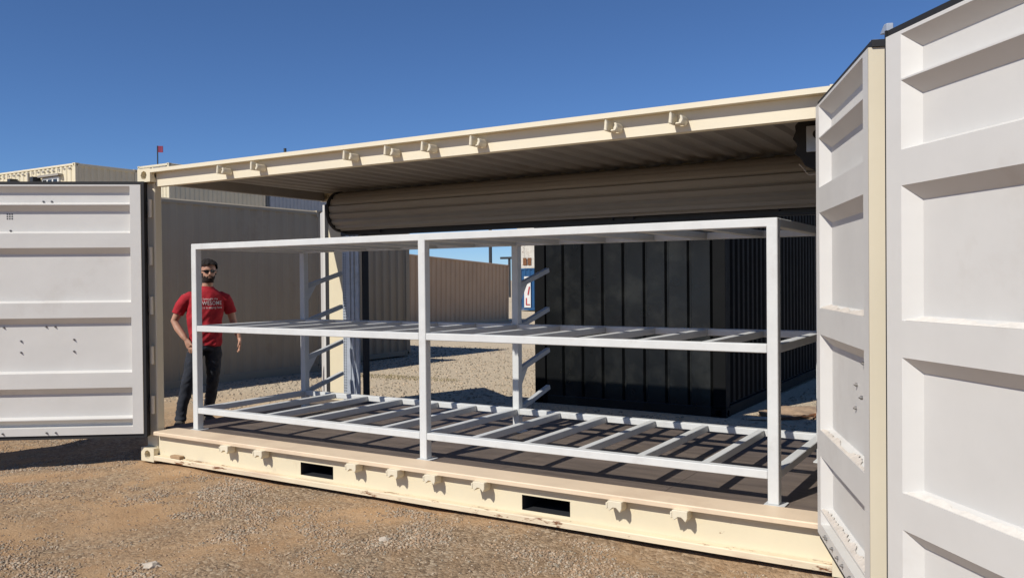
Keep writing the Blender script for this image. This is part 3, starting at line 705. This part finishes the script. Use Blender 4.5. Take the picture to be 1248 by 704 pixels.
# right hand hooked at the pocket
pR = limb([(.203, .088, .968, .026, .02), (.188, .108, .93, .038, .017), (.172, .122, .892, .040, .014)], 12, (.8,-.6,0))
fR = []
for k, (dx, ln) in enumerate(((-.030, .062), (-.010, .070), (.010, .066), (.028, .052))):
    b = Vector((.172+dx*.8, .126-dx*.6, .886)); fR.append(limb([(*b, .0095), (b.x-.014, b.y+.010, b.z-ln*.45, .009), (b.x-.012, b.y-.004, b.z-ln*.8, .0085), (b.x-.008, b.y-.016, b.z-ln, .007)], 8))
fR.append(limb([(.184, .116, .935, .012), (.156, .140, .915, .011), (.140, .150, .890, .0095), (.134, .148, .872, .008)], 8))
# left hand hanging, loosely curled
pL = limb([(-.367, .046, .968, .025, .019), (-.370, .060, .925, .016, .038), (-.369, .066, .885, .014, .040)], 12, (1,0,0))
fL = []
for k, (dy, ln) in enumerate(((.028, .066), (.009, .078), (-.010, .074), (-.028, .058))):
    b = Vector((-.369, .066+dy, .878)); fL.append(limb([(*b, .0095), (b.x+.003, b.y+.006, b.z-ln*.45, .009), (b.x+.016, b.y+.010, b.z-ln*.8, .0085), (b.x+.030, b.y+.008, b.z-ln*.97, .007)], 8, (0,1,0)))
fL.append(limb([(-.362, .078, .93, .012), (-.350, .108, .905, .011), (-.342, .116, .876, .0095), (-.338, .112, .858, .008)], 8))
body = fuse('body', [head, nose, lips, neck, torso, armR, armL, pR, pL]+ears+fR+fL, .0048, 3)
body.materials.append(M['skin']); BO = put('body', body, None, MAN)
def patch(name, me, test, off, m, rough_=0):
    keep = [p for p in me.polygons if test(p.center)]; idx = {}; vs = []; fs = []
    for p in keep:
        f = []
        for i in p.vertices:
            if i not in idx:
                v = me.vertices[i]; idx[i] = len(vs); o_ = off(v.co)+rough_*noise.noise(v.co*55)
                vs.append(tuple(v.co+v.normal*o_))
            f.append(idx[i])
        fs.append(tuple(f))
    n = bpy.data.meshes.new(name); n.from_pydata(vs, [], fs); n.shade_smooth(); return put(name, n, m, MAN)
def hairtest(c):
    if c.z < hz+.09: return False
    yy = c.y-hy; zz = c.z-hz
    line = .188 - (.05 if yy > .06 else 0)*0
    if yy > .03: return zz > .180+.012*noise.noise(Vector((c.x*40, c.y*40, 1)))
    if yy > -.005: return zz > .105+(yy+.005)*1.9 and abs(c.x-hx) > .04 or zz > .175
    return zz > .075+max(0, yy+.03)*1.2 and (abs(c.x-hx) < .0825 or zz > .14)
patch('hair', body, hairtest, lambda c: .008+.018*max(0, min(1, (c.z-hz-.10)/.09)), M['hair'], .010)
def beardtest(c):
    if not (hz-.004 < c.z < hz+.105): return False
    yy = c.y-hy; zz = c.z-hz; ax = abs(c.x-hx)
    if yy < -.02 or c.y > fy+.012 and zz > .075: return False
    top = .066 if ax < .03 else .052+(ax-.03)*.9
    if ax < .020 and .045 < zz < .058 and yy > .07: return False
    if ax > .055: return zz < .10 and yy < .055
    return zz < top
patch('beard', body, beardtest, lambda c: .0025+.003*max(0, min(1, (hz+.05-c.z)/.05)), M['beard'], .002)
# sunglasses
gl = empty('x') if False else None
G = MB()
for q in (-1, 1):
    pr = [(q*.008, .016), (q*.03, .020), (q*.055, .016), (q*.062, .002), (q*.05, -.014), (q*.028, -.017), (q*.010, -.006)]
    vs = []
    for dy in (0, -.006):
        for (x, z) in pr: vs.append((hx+x, fy+.012-abs(x)**2*9+dy, hz+.118+z))
    n_ = len(pr); G.add(vs, [tuple(range(n_)), tuple(range(n_, 2*n_))]+[(i, (i+1)%n_, n_+(i+1)%n_, n_+i) for i in range(n_)])
    G.bar((hx+q*.061, fy-.020, hz+.125), (hx+q*.080, hy-.01, hz+.128), .005, .009)
G.bar((hx-.01, fy+.010, hz+.130), (hx+.01, fy+.010, hz+.130), .006, .006)
P('sunglasses', G, M['lens'], MAN)
# shirt
sh = horiz([(.0, .004, .895, .178, .128), (.0, .004, .95, .182, .132), (0, .006, 1.05, .178, .130), (-.008, .004, 1.18, .182, .130), (-.012, 0, 1.30, .194, .130), (-.018, -.004, 1.40, .200, .124), (-.02, -.008, 1.455, .186, .112), (-.022, -.008, 1.492, .145, .098), (-.024, -.008, 1.525, .095, .080), (-.028, -.006, 1.548, .070, .068)], 32)
slR = limb([(.08, -.01, 1.445, .045), (.135, -.01, 1.435, .062), (.19, -.015, 1.405, .070), (.232, -.028, 1.34, .066), (.262, -.038, 1.27, .064), (.272, -.042, 1.245, .064)], 16, (0,1,0))
slL = limb([(-.12, -.01, 1.445, .045), (-.175, -.01, 1.435, .062), (-.228, -.015, 1.405, .070), (-.266, -.026, 1.34, .066), (-.288, -.034, 1.27, .063), (-.295, -.036, 1.245, .063)], 16, (0,1,0))
shirt = fuse('shirt', [sh, slR, slL], .0065, 5)
def fold(c):
    low = max(0, min(1, (1.42-c.z)/.3))
    a = noise.noise(Vector((c.x*9+c.z*4, c.y*7, c.z*6-c.x*5)))*.017
    b = noise.noise(Vector((c.x*20+c.z*14, c.y*14, c.z*9)))*.008
    hem = noise.noise(Vector((c.x*16, c.y*16, 2)))*.010 if c.z < .98 else 0
    return (a+b)*(.35+low)+hem
displace(shirt, fold); shirt.materials.append(M['shirt']); put('shirt', shirt, None, MAN)
bv = BVHTree.FromPolygons([v.co for v in shirt.vertices], [p.vertices[:] for p in shirt.polygons])
P('collar', MB().prism([(-.0255+.069*math.cos(t*math.pi/12), -.006+.067*math.sin(t*math.pi/12)) for t in range(24)], 1.535, 1.552, 'z'), M['shirt'], MAN)
def chest(txt, cx_, z_, width, size):
    cu = bpy.data.curves.new('print', 'FONT'); cu.body = txt; cu.size = 1; cu.align_x = 'CENTER'; cu.offset = .004; cu.space_character = 1.08
    o = bpy.data.objects.new('tmp', cu); COL.objects.link(o); dg = bpy.context.evaluated_depsgraph_get(); dg.update()
    me = bpy.data.meshes.new_from_object(o.evaluated_get(dg)); bpy.data.objects.remove(o)
    bm = bmesh.new(); bm.from_mesh(me); bmesh.ops.triangulate(bm, faces=bm.faces)
    bmesh.ops.subdivide_edges(bm, edges=[e for e in bm.edges if e.calc_length() > .25], cuts=1); bm.to_mesh(me); bm.free()
    xs = [v.co.x for v in me.vertices]; k = width/(max(xs)-min(xs))
    for v in me.vertices:
        x = cx_-v.co.x*k; z = z_+v.co.y*size
        h = bv.ray_cast(Vector((x, .5, z)), Vector((0, -1, 0)))
        v.co = Vector((x, (h[0].y if h[0] else .13)+.0035, z))
    me.materials.clear(); me.name = 'shirt_print'; put('shirt_print', me, M['print'], MAN)
chest('I brought the', -.045, 1.402, .17, .030); chest('AWESOME', -.05, 1.345, .25, .062); chest('but it is staying here', -.05, 1.305, .25, .034)
# jeans
hipm = horiz([(0, 0, .84, .165, .118), (0, 0, .90, .168, .120), (0, 0, .97, .158, .112), (0, 0, .99, .154, .108)], 28)
lgR = limb([(.085, 0, .90, .088, .10), (.105, .0, .78, .092, .098), (.145, .02, .64, .080, .085), (.185, .035, .50, .067, .070), (.215, .015, .36, .064, .068), (.245, -.005, .22, .058, .064), (.262, .0, .11, .060, .070), (.265, .005, .07, .060, .072)], 18)
lgL = limb([(-.085, 0, .90, .088, .10), (-.095, -.01, .78, .092, .098), (-.095, -.01, .64, .080, .085), (-.09, -.03, .50, .067, .070), (-.08, -.08, .36, .064, .068), (-.065, -.13, .22, .058, .064), (-.055, -.15, .12, .060, .068), (-.053, -.15, .09, .060, .070)], 18)
jeans = fuse('jeans', [hipm, lgR, lgL], .008, 4)
displace(jeans, lambda c: .007*noise.noise(Vector((c.x*9, c.y*9, c.z*(12 if c.z > .3 else 26))))+.005*noise.noise(Vector((c.x*20+c.z*22, c.y*20, c.z*14))))
jeans.materials.append(M['jeans']); put('jeans', jeans, None, MAN)
P('belt', MB().prism([(.166*math.cos(t*math.pi/14), .120*math.sin(t*math.pi/14)) for t in range(28)], .945, .978, 'z'), M['leather'], MAN)
def boot(x, y, yaw, z0):
    a = limb([(0, -.075, .045, .040, .042), (0, -.03, .055, .045, .052), (0, .04, .05, .047, .045), (0, .11, .038, .050, .034), (0, .165, .030, .045, .026), (0, .19, .026, .030, .020)], 16)
    b = limb([(0, -.035, .03, .045, .05), (0, -.035, .14, .043, .05)], 16)
    me = fuse('boot', [a, b, MB().box(-.046, .046, -.11, .175, 0, .022)], .007, 2); me.materials.append(M['boot'])
    put('boot', me, None, MAN, (x, y, z0), (0, 0, yaw))
boot(.266, .0, -.30, .0); boot(-.053, -.15, .28, .0)
